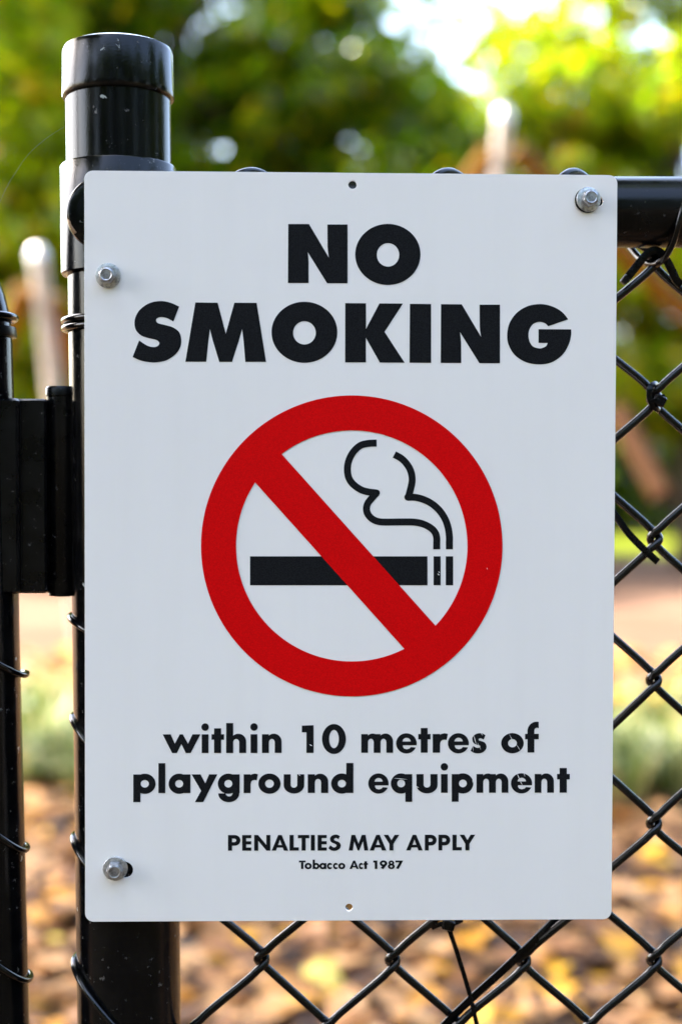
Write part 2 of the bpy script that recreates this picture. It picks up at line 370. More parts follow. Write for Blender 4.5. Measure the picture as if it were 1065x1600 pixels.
def lay(items, base0, base1, unit):
    """items: (glyph ops, x0, x1) in photo px; base0/base1 = baseline y at x=200 and x=900; unit = px per glyph unit"""
    out = []
    for ops, x0, x1 in items:
        xs = [p[0] for s_, q in ops if s_ > 0 for p in q]; a, b_ = min(xs), max(xs); k = (x1 - x0) / (b_ - a)
        r = []
        for s_, q in ops:
            r.append((s_, PX([(x0 + (px - a) * k, base0 + (base1 - base0) * ((x0 + (px - a) * k) - 200) / 700 - py * unit) for px, py in q])))
        out.append(r)
    return out
def line5(*a): return [(g, 240 + x0 / 3.328, 240 + x1 / 3.328) for g, x0, x1 in a]
def line6(*a): return [(g, 550 + x0 / 3.328, 550 + x1 / 3.328) for g, x0, x1 in a]
L1 = line5((g_w(),47,243),(g_i(),248,287),(g_t(),301,366),(g_h(),377,481),(g_i(),502,541),(g_n(),563,665),(g_1(),770,831),(g_0(),875,999)) + \
     line6((g_m(),47,212),(g_e(),228,335),(g_t(),343,407),(g_r(),418,497),(g_e(),497,606),(g_s(),615,698),(g_o(),774,891),(g_f(),898,969))
z7 = lambda *a: [(g, 195 + x0 / 2.878, 195 + x1 / 2.878) for g, x0, x1 in a]
z8 = lambda *a: [(g, 565 + x0 / 3.179, 565 + x1 / 3.179) for g, x0, x1 in a]
L2 = z7((g_p(),38,138),(g_l(),151,182),(g_a(),197,295),(g_y(),300,416),(g_g(),418,516),(g_r(),534,598),(g_o(),600,700),(g_u(),714,806),(g_n(),822,914),(g_d(),927,1027)) + \
     z8((g_e(),32,133),(g_q(),144,250),(g_u(),271,376),(g_i(),391,428),(g_p(),446,553),(g_m(),569,727),(g_e(),740,845),(g_n(),858,953),(g_t(),969,1032))
k9 = 1065 / 220
zA = lambda *a: [(g, 340 + x0 / k9, 340 + x1 / k9) for g, x0, x1 in a]
zB = lambda *a: [(g, 540 + x0 / k9, 540 + x1 / k9) for g, x0, x1 in a]
L3 = zA((c_P(),78,172),(c_E(),185,254),(c_N(),276,398),(c_A(),408,533),(c_L(),543,613),(c_T(),606,693),(c_I(),704,734),(c_E(),755,824),(c_S(),837,930)) + \
     zB((c_M(),22,170),(c_A(),180,306),(c_Y(),286,404),(c_A(),456,581),(c_P(),597,686),(c_P(),700,789),(c_L(),806,876),(c_Y(),860,978))
L4c = zA((c_T(),614,664)) + zB((c_A(),28,98),(c_1(),207,238),(c_9(),256,313),(c_8(),318,370),(c_7(),374,433))
L4l = zA((g_o(),657,711),(g_b(),718,769),(g_a(),768,822),(g_c(),826,868),(g_c(),872,912),(g_o(),911,964)) + zB((g_c(),98,134),(g_t(),134,167))
INK_Y = -.00014
words = empty('lettering'); words.parent = sign
for ch, ops in BIG: poly_mesh('letter', [(s_, PX(p)) for s_, p in ops], M_INK, INK_Y, words)
for item in lay(L1, 1177.0, 1176.0, 29.2) + lay(L2, 1239.6, 1238.8, 29.2) + lay(L3, 1329.8, 1328.8, 24.4) + lay(L4c, 1358.3, 1358.0, 13.1) + lay(L4l, 1358.3, 1358.0, 9.1):
    poly_mesh('letter', item, M_INK, INK_Y, words)

# --- prohibition symbol
sym = empty('prohibition_symbol'); sym.parent = sign
cx, cy, Ro, Ri = 549.3, 853, 235.3, 180.6
ring = [(1, PX(circ(cx, cy, Ro, Ro, 160))), (-1, PX(circ(cx, cy, Ri, Ri, 140)))]
ux, uy = (680 - 441) / 358.4, (978 - 711) / 358.4; nx, ny = uy, -ux
am = ((441 + 399) / 2, (711 + 754) / 2)
def bar(t0, t1, h): return [(am[0] + ux * t0 + nx * h, am[1] + uy * t0 + ny * h), (am[0] + ux * t1 + nx * h, am[1] + uy * t1 + ny * h), (am[0] + ux * t1 - nx * h, am[1] + uy * t1 - ny * h), (am[0] + ux * t0 - nx * h, am[1] + uy * t0 - ny * h)]
ring.append((1, PX(bar(-22, 376, 30.2))))
poly_mesh('red_ring', ring, M_RED, INK_Y - .00014, sym)
poly_mesh('cigarette', [(1, PX(rect(390.5, 869.3, 667.5, 914.5))), (1, PX(rect(677, 869.3, 688, 914.5))), (1, PX(rect(696, 869.3, 707.5, 914.5)))], M_INK, INK_Y, sym)
def stroke(pts, w_, c0=False, c1=False, n=7):
    q = spline([(x, y, 0) for x, y in pts], n); a = []; b_ = []
    for i in range(len(q)):
        t = (q[min(i + 1, len(q) - 1)] - q[max(i - 1, 0)]).normalized(); nn = Vector((t.y, -t.x, 0)) * w_ / 2
        a.append((q[i].x + nn.x, q[i].y + nn.y)); b_.append((q[i].x - nn.x, q[i].y - nn.y))
    return (1, PX(a + b_[::-1]))
zf = lambda P: [(500 + x / 4.096, 650 + y / 4.096) for x, y in P]
W_ = 10.9
sm1 = [stroke(zf([(361,173),(310,175),(258,188),(213,228),(183,285),(174,345),(185,400),(215,440),(262,472),(310,486),(361,492)]), W_), stroke(zf([(361,492),(330,525),(304,560),(296,595),(306,630),(335,660),(375,676),(430,679),(520,678),(600,679),(655,690),(705,715),(734,745),(745,780),(745,815),(745,853)]), W_),
       (1, PX([(500 + 361/4.096 + 5.2*cos(t*pi/12), 650 + 492/4.096 + 5.2*sin(t*pi/12)) for t in range(24)]))]
sm2 = [stroke(zf([(474,246),(520,272),(556,310),(580,355),(588,405),(582,450),(564,520)]), W_), stroke(zf([(558,520),(605,520),(660,534),(715,562),(763,605),(798,658),(818,715),(826,770),(826,810),(826,853)]), W_),
       (1, PX([(500 + 560/4.096 + 5.4*cos(t*pi/12), 650 + 519/4.096 + 5.4*sin(t*pi/12)) for t in range(24)]))]
poly_mesh('smoke_line', sm1, M_INK, INK_Y, sym); poly_mesh('smoke_line', sm2, M_INK, INK_Y, sym)

# --- small scratches where the print has flaked off
SCR = [((739,1147),(744,1165),1.1),((745,1160),(751,1172),1.2),((737,1152),(739,1175),.8),((750,1144),(754,1150),.9),((795,1147),(803,1163),.9),((806,1163),(813,1174),.8),((615,1216),(636,1218),1.0),((807,1208),(812,1220),1.2),((811,1218),(816,1228),1.1),((817,1207),(820,1214),.8),((738,1216),(738,1224),.8),((650,1229),(654,1231),1.3),((483,1163),(488,1166),1.6),((466,1209),(469,1213),1.1),((459,1219),(464,1222),1.0),((683,896),(686,899),1.8),((684,893),(687,895),1.2),((427,1159),(429,1160),1.0),((760,887),(761,890),.8)]
ops = []
for a, b_, w_ in SCR:
    d = Vector((b_[0] - a[0], b_[1] - a[1])); d.normalize(); n_ = Vector((d.y, -d.x)) * w_ / 2
    ops.append((1, PX([(a[0], a[1]), ((a[0] + b_[0]) / 2 + n_.x, (a[1] + b_[1]) / 2 + n_.y), (b_[0], b_[1]), ((a[0] + b_[0]) / 2 - n_.x, (a[1] + b_[1]) / 2 - n_.y)])))
tag(poly_mesh('scratches', ops, M_WHITE, INK_Y - .0003, sign), kind='stuff')

# --- bolts
def bolt(hx, hy, tx, ty, twist, wx=0, wy=0, dome=0):
    x, z = on_sign(hx, hy)
    b0 = empty('bolt'); b0.parent = sign; b0.location = (x, 0, z)
    tilt = Matrix.Rotation(R(tx), 4, 'X') @ Matrix.Rotation(R(ty), 4, 'Z'); b0.rotation_euler = tilt.to_euler()
    m_ = MB(); m_.lathe((0, 0, 0), (0, -1, 0), [(.0032, -.001), (.0066, -.0006), (.0070, -.0001), (.0070, .0007), (.0067, .0011), (.0058, .0013), (.0048, .0015), (.001, .0015)], 48); m_.build('washer', M_ZINC, b0)
    h = MB(); V = []; 
    for hh, r, rnd in ((.0012, .0049, 0), (.0054, .0049, 0), (.0062, .0044, .6), (.0066, .0034, 1)):
        for k in range(48):
            t = 2 * pi * k / 48; hexr = r * cos(pi / 6) / cos(((t + R(twist)) % (pi / 3)) - pi / 6); rr_ = hexr * (1 - rnd) + r * rnd * .93
            V.append((rr_ * cos(t), -hh, rr_ * sin(t)))
    V += [(.0026 * cos(2 * pi * k / 48), -.0063, .0026 * sin(2 * pi * k / 48)) for k in range(48)]
    fs = [(i * 48 + k, (i + 1) * 48 + k, (i + 1) * 48 + (k + 1) % 48, i * 48 + (k + 1) % 48) for i in range(4) for k in range(48)] + [tuple(4 * 48 + k for k in range(48))]
    h.add(V, fs); h.build('hex_head', M_HEX, b0)
    s_ = MB(); s_.lathe((0, .001, 0), (0, 1, 0), [(.0022, 0), (.0022, .012)], 16); s_.build('shank', M_ZINC, b0)
    if dome:
        s_ = MB(); s_.lathe((wx, .00045, wy), (0, -1, 0), [(.0070, 0), (.0071, .0006), (.0069, .0011), (.001, .0012)], 48); s_.build('rubber_washer', M_STRAP, b0)
    return b0
bolt(169, 430.5, 2, -3, 10)
bolt(918.5, 311.5, -2, 5, 35, -.0006, -.0004, 1)
bolt(180, 1357, 6, 2, 0)

# ------------------------------------------------------------------ fence
fence = empty('chain_link_fence', (F(195, 740, .04).x, F(195, 740, .04).y, 0))
tag(fence, 'black chain link fence with round end post and top rail behind the sign', 'fence')
FI = Matrix.Translation(-fence.location)
FD = .0385                                   # depth of the post axis behind the sign's front
pt = F(185.2, 188, FD); pb = F(201.8, 1585, FD)
ax = (pt - pb).normalized()
def along(z): return pb + ax * ((z - pb.z) / ax.z)
RP = .0302
zc = F(185, 141, FD - RP).z                  # lower rim of the cap
m_ = MB(); m_.lathe(along(0), ax, [(RP, 0), (RP, zc + .01)], 96); m_.build('post', M_POST, fence, local=FI)
# cap: rim, shoulder, shallow dome with a flat disc
h0 = F(185, 131, FD - RP - .002).z; h1 = F(185, 74, FD).z
cp = MB(); H_ = h1 - h0
cp.lathe(along(h0), ax, [(RP + .0002, -.0002), (RP + .0016, -.0002), (RP + .0021, .0006), (RP + .0019, .004), (RP + .0016, H_ - .004), (RP + .0004, H_ - .0012), (RP - .003, H_ + .0004), (.020, H_ + .0012), (.0125, H_ + .0018), (.0115, H_ + .0034), (.009, H_ + .0042), (.002, H_ + .0045)], 96)
cp.build('post_cap', M_POST, fence, local=FI)
# sleeve fitting of the top rail
s0 = F(187, 418, FD - .034).z; s1_ = F(187, 240, FD - .034).z; RS = .0335
sv = MB(); Hs = s1_ - s0
sv.lathe(along(s0) + FU * -.0005, ax, [(RP + .0003, 0), (RS - .0008, 0), (RS, .0009), (RS, Hs * .45), (RS - .0002, Hs * .55), (RS - .0001, Hs - .0013), (RS - .0009, Hs - .0002), (RP + .0003, Hs)], 96)
sv.build('rail_fitting', M_COLLAR, fence, local=FI)
# rounded boss where the rail is clamped
bc = F(160.5, 331, FD - .035) + FN * .035
bo = MB(); bo.lathe(bc, -FN, [(.0207, 0), (.0207, .0318), (.0203, .0336), (.0194, .0348), (.0180, .0355), (.012, .0357), (.001, .0357)], 72)
bo.build('clamp_boss', M_COLLAR, fence, local=FI)
# rail
RAILO = FD - .006
ra = F(185, 331.5, RAILO); rb = F(1022, 331.5, RAILO); rdir = (rb - ra).normalized()
RR = .0206
rl = MB(); rl.lathe(ra + rdir * .02, rdir, [(RR, 0), (RR, 1.9)], 72); rl.build('top_rail', M_RAIL, fence, local=FI)
# chain link: each strand a flattened spiral, hooked into its neighbours
WR = .00242; WD = FD - .004
rows = [(-1, 188), (0, 405), (1, 620), (2, 840), (3, 1062), (4, 1285), (5, 1500), (6, 1716), (7, 1935), (8, 2155), (9, 2375), (10, 2590), (11, 2810)]
ry = dict(rows)
def rowy(j):
    a = math.floor(j); fr = j - a
    return ry[a] if fr == 0 else (ry[a] + ry[a + 1]) / 2
def knot(c, j):                              # c: column, 0 = the one right of the sign; half columns have half rows
    x = 1022 - 102.4 * c; y = rowy(j)
    p = F(x, y, WD)
    rnd = random.Random(int(c * 37 + j * 101)); 
    return p + FU * rnd.uniform(-.0004, .0004) + Vector((0, 0, rnd.uniform(-.0004, .0004)))
def strand(cl):                              # between column cl+1 (left) and column cl (right)
    pts = []; js = []
    jmin = 0 if cl % 2 == 0 else .5
    j = 0.0; seq = []
    while j <= 10.5:
        right = ((j * 2) % 2 == 0) == (cl % 2 == 0)
        seq.append((cl if right else cl + 1, j, right)); j += .5
    hk = WR * 1.15; dd = WR * 1.25
    for i, (c, j, right) in enumerate(seq):
        k = knot(c, j); sx = 1 if right else -1
        up_ = Vector((0, 0, 1))
        # the right bend comes down the back ("\") and leaves in front ("/"); the left bend comes down in front and leaves behind
        fin = FN * dd * (1 if right else -1)
        if i > 0: pts += [k - FU * sx * .0088 + up_ * .0116 + fin, k - FU * sx * .0024 + up_ * .0056 + fin]
        pts += [k + FU * sx * hk * .72 + up_ * .0019 + fin * .62, k + FU * sx * hk * .72 - up_ * .0019 - fin * .62]
        pts += [k - FU * sx * .0024 - up_ * .0056 - fin, k - FU * sx * .0088 - up_ * .0116 - fin]
    return spline(pts, 5)
for cl in range(-8, 7):
    w_ = MB(); w_.tube(strand(cl), WR, 12); w_.build('wire', M_WIRE, fence, local=FI)
    # straight ends of neighbouring strands stop at the rail: top knots are tied there
def ring_pts(c, a, u, v, r, n=40, t0=0, t1=2 * pi, lift=None):
    o = []
    for i in range(n + 1):
        t = t0 + (t1 - t0) * i / n; p = c + (u * cos(t) + v * sin(t)) * r
        if lift: p = p + a * lift(t)
        o.append(p)
    return o
# ties over the rail
for x_, yb in ((403, 0), (708, 0), (903, 0)):
    c_ = ra + rdir * ((F(x_, 331, RAILO) - ra).dot(rdir))
    t_ = MB(); up_ = rdir.cross(FN).normalized(); up_ = up_ if up_.z > 0 else -up_
    t_.tube(ring_pts(c_, rdir, -FN, up_, RR + .0024, 48, -.9, pi + 1.0, lambda t: .028 * (t - pi / 2) / 1.6), .0026, 12); t_.build('tie_wire', M_STRAP, fence, local=FI)
# tie from the knot under the rail, round the rail and back
kt = F(1022, 402, WD)
def P(px, py, dp): return F(px, py, WD + dp)
t_ = MB()
t_.tube(spline([P(972,372,.026), P(985,388,.018), P(998,403,.010), P(1010,410,.001), P(1024,412,-.006), P(1036,404,-.012), P(1050,380,-.0175), P(1059,352,-.0215), P(1066,325,-.022), P(1071,298,-.018), P(1075,275,-.006), P(1078,268,.004), P(1080,280,.017)], 8), .0021, 12)
t_.build('tie_wire', M_WIRE, fence, local=FI)
# ties and lacing round the post
def helix(base, axis_, cx_along, r, z0, z1, drop_front, drop_back, th0, th1, n=None):
    """theta 0 = left, pi/2 = front, pi = right"""
    out = []; n = n or int(abs(th1 - th0) * 12)
    l = -FU; fr = -FN
    for i in range(n + 1):
        th = th0 + (th1 - th0) * i / n
        k = math.floor(th / (2 * pi)); q = th - k * 2 * pi
        d = k * (drop_front + drop_back) + (drop_front * (.5 - .5 * cos(q)) if q <= pi else drop_front + drop_back * (.5 + .5 * cos(q)))
        z = z0 - d
        out.append(cx_along(z) + (l * cos(q) + fr * sin(q)) * r)
    return out
def pz(y): return F(195, y, FD).z
t_ = MB(); t_.tube(helix(None, None, along, RP + .0023, pz(503), 0, -.0002, .0046, -.6 * pi, 2.6 * pi), .0020, 10); t_.build('tie_wire', M_WIRE, fence, local=FI)
LW = .00185
for y_, dr, ex, te in ((962, .030, .0012, .6), (1118, .062, .0008, .6), (1306, .062, .0012, .5), (1498, .068, .0018, .8)):
    t_ = MB()
    t_.tube(helix(None, None, along, RP + ex, pz(y_), 0, dr, .006, -.55 * pi, te * pi), LW, 10); t_.build('tie_wire', M_WIRE, fence, local=FI)
# nylon cable ties
def ztie(path, wdt, th=.0013, head=None, hs=(.0052, .0046, .0042), rot=0, nrm=(0, -1, 0)):
    z_ = MB(); z_.strap(spline(path, 7), wdt, th, nrm); o = z_.build('cable_tie', M_STRAP, fence, local=FI)
    if head is not None:
        h_ = MB(); h_.box(head, hs[0], hs[1], hs[2], Matrix.Rotation(R(rot), 3, 'Y'), .0006); h2 = h_.build('tie_head', M_STRAP, o, local=FI)
    return o
ztie([P(976,438,-.005), P(984,428,-.006), P(992,418,-.006), P(1000,408,-.0065), P(1008,399,-.0065), P(1015,393,-.0066), P(1023,391,-.0068), P(1031,394,-.0066), P(1038,402,-.0065), P(1044,412,-.0062), P(1050,424,-.0055), P(1056,437,-.005), P(1064,445,-.003)], .0048, .0013, P(976,437,-.0062), rot=-50)
ztie([P(1026,602,.004), P(1022,600,-.004), P(1015,606,-.0085), P(1014,620,-.009), P(1019,634,-.0085), P(1028,640,-.004), P(1032,640,.004)], .0034, .0013, P(1030,626,-.0078), (.0068, .0046, .0062), 25)
ztie([P(1012,628,-.0085), P(1024,625,-.0098), P(1038,618,-.008)], .0026, .0012)
ztie([P(948,790,-.004), P(963,808,-.005), P(980,832,-.006), P(1000,853,-.0065), P(1015,867,-.0065), P(1027,878,-.006)], .0042, .0014)
ztie([P(900,1395,.004), P(868,1436,.001), P(842,1463,-.004), P(815,1489,-.0065), P(775,1526,-.006), P(735,1562,-.003), P(700,1596,-.000), P(672,1626,.003)], .0050, .0013, nrm=(.25, -1, 0))
ztie([P(690,1425,-.006), P(699,1447,-.0075), P(706,1466,-.007), P(721,1512,-.006), P(733,1553,-.0055), P(742,1590,-.006), P(750,1625,-.005)], .0027, .0013, P(700,1446,-.009), (.0072, .0045, .0058), 12)
ztie([P(674,1450,-.003), P(690,1444,-.0075), P(706,1444,-.0085), P(722,1437,-.004)], .0030, .0012)

# ------------------------------------------------------------------ gate at the left
gate = empty('metal_gate', (F(-30, 740, FD).x, F(-30, 740, FD).y, 0))
tag(gate, 'black tubular gate frame hinged to the left of the fence post', 'gate')
GI = Matrix.Translation(-gate.location)
RG = .0212; gw = RG / .83 * FP
gt = F(20 - gw, 620, FD); gb = F(45 - gw, 1600, FD); ga = (gt - gb).normalized()
def galong(z): return gb + ga * ((z - gb.z) / ga.z)
ztop = F(0, 540, FD).z
fr_ = [galong(.12 + (ztop - .12) * i / 6) for i in range(7)]
Rb = .085; c0 = galong(ztop)
fr_ += [c0 + Vector((-Rb * (1 - cos(a)), 0, Rb * sin(a))) for a in [R(t) for t in range(8, 91, 8)]]
e_ = fr_[-1]; fr_ += [e_ + Vector((-.1 * i, 0, 0)) for i in (1, 4, 8)]
g_ = MB(); g_.tube(fr_, RG, 48); g_.build('gate_frame', M_POST, gate, local=GI)
def gz(y): return F(0, y, FD).z
t_ = MB(); t_.tube(helix(None, None, galong, RG + .0018, gz(497), 0, -.0005, .006, -.6 * pi, 2.6 * pi), .0022, 10); t_.build('tie_wire', M_WIRE, gate, local=GI)
g_ = MB(); g_.lathe(galong(gz(528)), ga, [(RG + .0002, 0), (RG + .0022, 0), (RG + .0026, .0012), (RG + .0022, .0058), (RG + .0002, .006)], 48); g_.build('collar', M_HINGE, gate, local=GI)
for y_, dr, ex in ((958, .036, .0034), (1205, .046, .0012), (1408, .046, .0014)):
    t_ = MB(); t_.tube(helix(None, None, galong, RG + ex, gz(y_), 0, dr, .006, -.3 * pi, 1.45 * pi), LW, 10); t_.build('tie_wire', M_WIRE, gate, local=GI)
# hinge: a leaf block welded to the gate frame, a barrel beside the post
hinge = empty('gate_hinge'); hinge.parent = gate
def hp(px, py, d=FD): return GI @ F(px, py, d)
zt, zb = F(50, 624, FD).z, F(50, 925, FD).z
c_ = (F(48, 775, FD - .002)); hb = MB()
hb.box(c_, .0215, .016, zt - zb, None, .0012); hb.build('hinge_leaf', M_HINGE, hinge, local=GI)
hb = MB(); hb.box(F(20, 775, FD - .003), .012, .024, (zt - zb) * 1.0, None, .0015); hb.build('hinge_leaf', M_HINGE, hinge, local=GI)
hb = MB(); bz0 = F(98, 926, FD + .004); bz1 = F(97, 604, FD + .004)
Lb = (bz1 - bz0).length; adir = (bz1 - bz0).normalized()
hb.lathe(bz0, adir, [(.0086, 0), (.0090, .0006), (.0090, Lb - .006), (.0096, Lb - .0055), (.0096, Lb - .0012), (.0088, Lb), (.002, Lb + .0002)], 40); hb.build('hinge_barrel', M_HINGE, hinge, local=GI)
hb = MB(); hb.lathe(bz0 + Vector((-.0002, 0, -.0022)), adir, [(.004, 0), (.0078, .0006), (.0082, .0014), (.0080, .0022)], 32); hb.build('pin_end', M_HINGE, hinge, local=GI)
# gate mesh beyond the frame's edge of the picture
for k in range(2):
    w_ = MB(); base = galong(1.0) + FU * (-.056 - .074 * k); zz = []
    for i in range(23):
        zz.append(base + FU * (.035 if i % 2 else -.035) + Vector((0, 0, .08 - .0393 * i)) + FN * (.002 if i % 2 else -.002))
    w_.tube(spline(zz, 4), WR, 8); w_.build('wire', M_WIRE, gate, local=GI)

# ------------------------------------------------------------------ debris: twig bit and spider silk
m, N, L, b = mat('dry_twig'); b.inputs['Base Color'].default_value = (.22, .12, .05, 1); b.inputs['Roughness'].default_value = .7; M_TWIG = m
t_ = MB(); q0 = FD - .0365
t_.tube(spline([F(107, 340, q0 + .004), F(109, 350, q0), F(113, 357, q0 - .001), F(118, 364, q0 - .001)], 6), [.0007 + .0001 * (i % 3) for i in range(19)], 8)
o = t_.build('dry_twig', M_TWIG); tag(o, 'tiny curled brown twig stuck on the round rail fitting left of the sign', 'twig')
m, N, L, b = mat('silk'); b.inputs['Base Color'].default_value = (.3, .34, .2, 1); b.inputs['Roughness'].default_value = .3; M_SILK = m
t_ = MB(); t_.tube(spline([F(103, 196, FD), F(72, 216, FD), F(45, 240, FD), F(25, 268, FD), F(9, 295, FD), F(-6, 330, FD)], 6), .00006, 6)
o = t_.build('spider_silk', M_SILK); tag(o, 'thin pale spider silk thread hanging from the post near its cap', 'spider silk')

# ------------------------------------------------------------------ ground
def sheet(name, pts, z, material, kind='structure'):
    V = [(x, y, z) for x, y in pts]
    me = bpy.data.meshes.new(name); me.from_pydata(V, [], [tuple(range(len(V)))]); me.update()
    o = link(name, me, material); tag(o, kind=kind); return o
def ground_mat(name, cols, s1_, s2_, bstr=.5, bd=.02):
    m, N, L, b = mat(name); co = objco(N)
    a = noise(N, L, s1_, 6, .65, co); c = noise(N, L, s2_, 5, .7, co)
    mx = N.new('ShaderNodeMixRGB'); mx.inputs[0].default_value = .5; L.new(a.outputs[0], mx.inputs[1]); L.new(c.outputs[0], mx.inputs[2])
    k = len(cols); r = ramp(N, L, mx.outputs[0], [(.34 + .32 * i / (k - 1), cc) for i, cc in enumerate(cols)])
    L.new(r.outputs[0], b.inputs['Base Color']); b.inputs['Roughness'].default_value = .95; b.inputs['Specular IOR Level'].default_value = .08
    bump(N, L, b, c.outputs[0], bstr, bd); return m
M_SOIL = ground_mat('leafy_soil', [(.05, .026, .013), (.13, .074, .040), (.24, .15, .085)], 1.2, 14)
M_PATH = ground_mat('pale_gravel', [(.09, .052, .033), (.12, .07, .045), (.15, .092, .062)], .8, 30, .2)
M_LAWN = ground_mat('lawn', [(.03, .06, .002), (.08, .10, .003), (.15, .13, .004)], .5, 10)
big = 600
sheet('ground', [(-big, -big), (big, -big), (big, big), (-big, big)], 0, M_SOIL)
def band(y0, y1, amp, x0=-60, x1=60, n=121, seed=0):
    r_ = random.Random(seed); ph = [r_.uniform(0, 6) for _ in range(6)]
    f_ = lambda x, k: amp * (sin(x * .7 + ph[k]) + .5 * sin(x * 1.9 + ph[k + 1]) + .3 * sin(x * 4.3 + ph[k + 2]))
    xs = [x0 + (x1 - x0) * i / (n - 1) for i in range(n)]
    return [(x, y0 + f_(x, 0)) for x in xs] + [(x, y1 + f_(x, 3)) for x in reversed(xs)]
sheet('path', band(6.5, 16.8, .14), .006, M_PATH)
M_NEAR = ground_mat('added_dark_ground', [(.025, .018, .009), (.055, .042, .022), (.10, .075, .04)], 1.5, 20)
sheet('dark_ground_sheet', band(-40, .45, .05, -40, 40), .003, M_NEAR)  # unseen dark ground added behind the camera to darken reflections in the posts
sheet('lawn', band(16.9, 120, .25, -120, 120), .003, M_LAWN)

# ------------------------------------------------------------------ leaves
def island_mat(name, stops, trans=0.0, rough=.55, spec=.5, tint=(1, 1, 1)):
    m, N, L, b = mat(name); g = N.new('ShaderNodeNewGeometry')
    r = ramp(N, L, g.outputs['Random Per Island'], stops)
    L.new(r.outputs[0], b.inputs['Base Color']); b.inputs['Roughness'].default_value = rough; b.inputs['Specular IOR Level'].default_value = spec
    if trans:
        t = N.new('ShaderNodeBsdfTranslucent'); mx = N.new('ShaderNodeMixShader'); mx.inputs[0].default_value = trans
        gm = N.new('ShaderNodeMixRGB'); gm.blend_type = 'MULTIPLY'; gm.inputs[0].default_value = 1; gm.inputs[2].default_value = (*tint, 1)
        L.new(r.outputs[0], gm.inputs[1]); L.new(gm.outputs[0], t.inputs[0])
        out = N['Material Output']; L.new(b.outputs[0], mx.inputs[1]); L.new(t.outputs[0], mx.inputs[2]); L.new(mx.outputs[0], out.inputs[0])
    return m
def leaves_mesh(name, P_, size, flat=0.0, aspect=.55, fold=.25):
    """one small folded leaf (two triangles pairs) per point"""
    n = len(P_); 
    nrm = rng.normal(size=(n, 3)); nrm[:, 2] = np.abs(nrm[:, 2]) + flat; nrm /= np.linalg.norm(nrm, axis=1)[:, None]
    t = rng.normal(size=(n, 3)); t -= nrm * (t * nrm).sum(1)[:, None]; t /= np.linalg.norm(t, axis=1)[:, None]
    s = np.cross(nrm, t); sz = size * rng.uniform(.5, 1.5, n)[:, None]
    a = P_ - t * sz * .5; c = P_ + t * sz * .5
    l = P_ + s * sz * aspect * .5 + nrm * sz * fold * .3; r = P_ - s * sz * aspect * .5 + nrm * sz * fold * .3
    V = np.stack([a, l, c, r], 1).reshape(-1, 3)
    me = bpy.data.meshes.new(name); me.vertices.add(4 * n); me.vertices.foreach_set('co', V.ravel().astype(np.float32))
    i0 = np.arange(n)[:, None] * 4
    tri = np.concatenate([i0 + [0, 1, 2], i0 + [0, 2, 3]], 1).reshape(-1)
    me.loops.add(6 * n); me.loops.foreach_set('vertex_index', tri.astype(np.int32))
    me.polygons.add(2 * n); me.polygons.foreach_set('loop_start', (np.arange(2 * n) * 3).astype(np.int32)); me.polygons.foreach_set('loop_total', np.full(2 * n, 3, np.int32))
    me.update(calc_edges=True); return me
M_GREEN = island_mat('green_leaves', [(0, (.024, .05, .003)), (.35, (.055, .10, .004)), (.7, (.13, .18, .005)), (.93, (.25, .24, .006)), (1, (.38, .24, .012))], .6, .2, .45, (2.3, 2.6, .5))
M_DARK = island_mat('dark_green_leaves', [(0, (.014, .028, .003)), (.5, (.026, .05, .004)), (.85, (.06, .09, .005)), (1, (.17, .17, .008))], .55, .10, .6, (2.1, 2.4, .5))
M_YEL = island_mat('yellow_green_leaves', [(0, (.08, .13, .004)), (.35, (.17, .24, .005)), (.7, (.28, .32, .006)), (.9, (.42, .33, .008)), (1, (.5, .2, .02))], .62, .22, .5, (1.5, 1.75, .4))
M_BARK = ground_mat('bark', [(.03, .02, .014), (.07, .05, .035), (.12, .09, .07)], 6, 30, 1, .02)

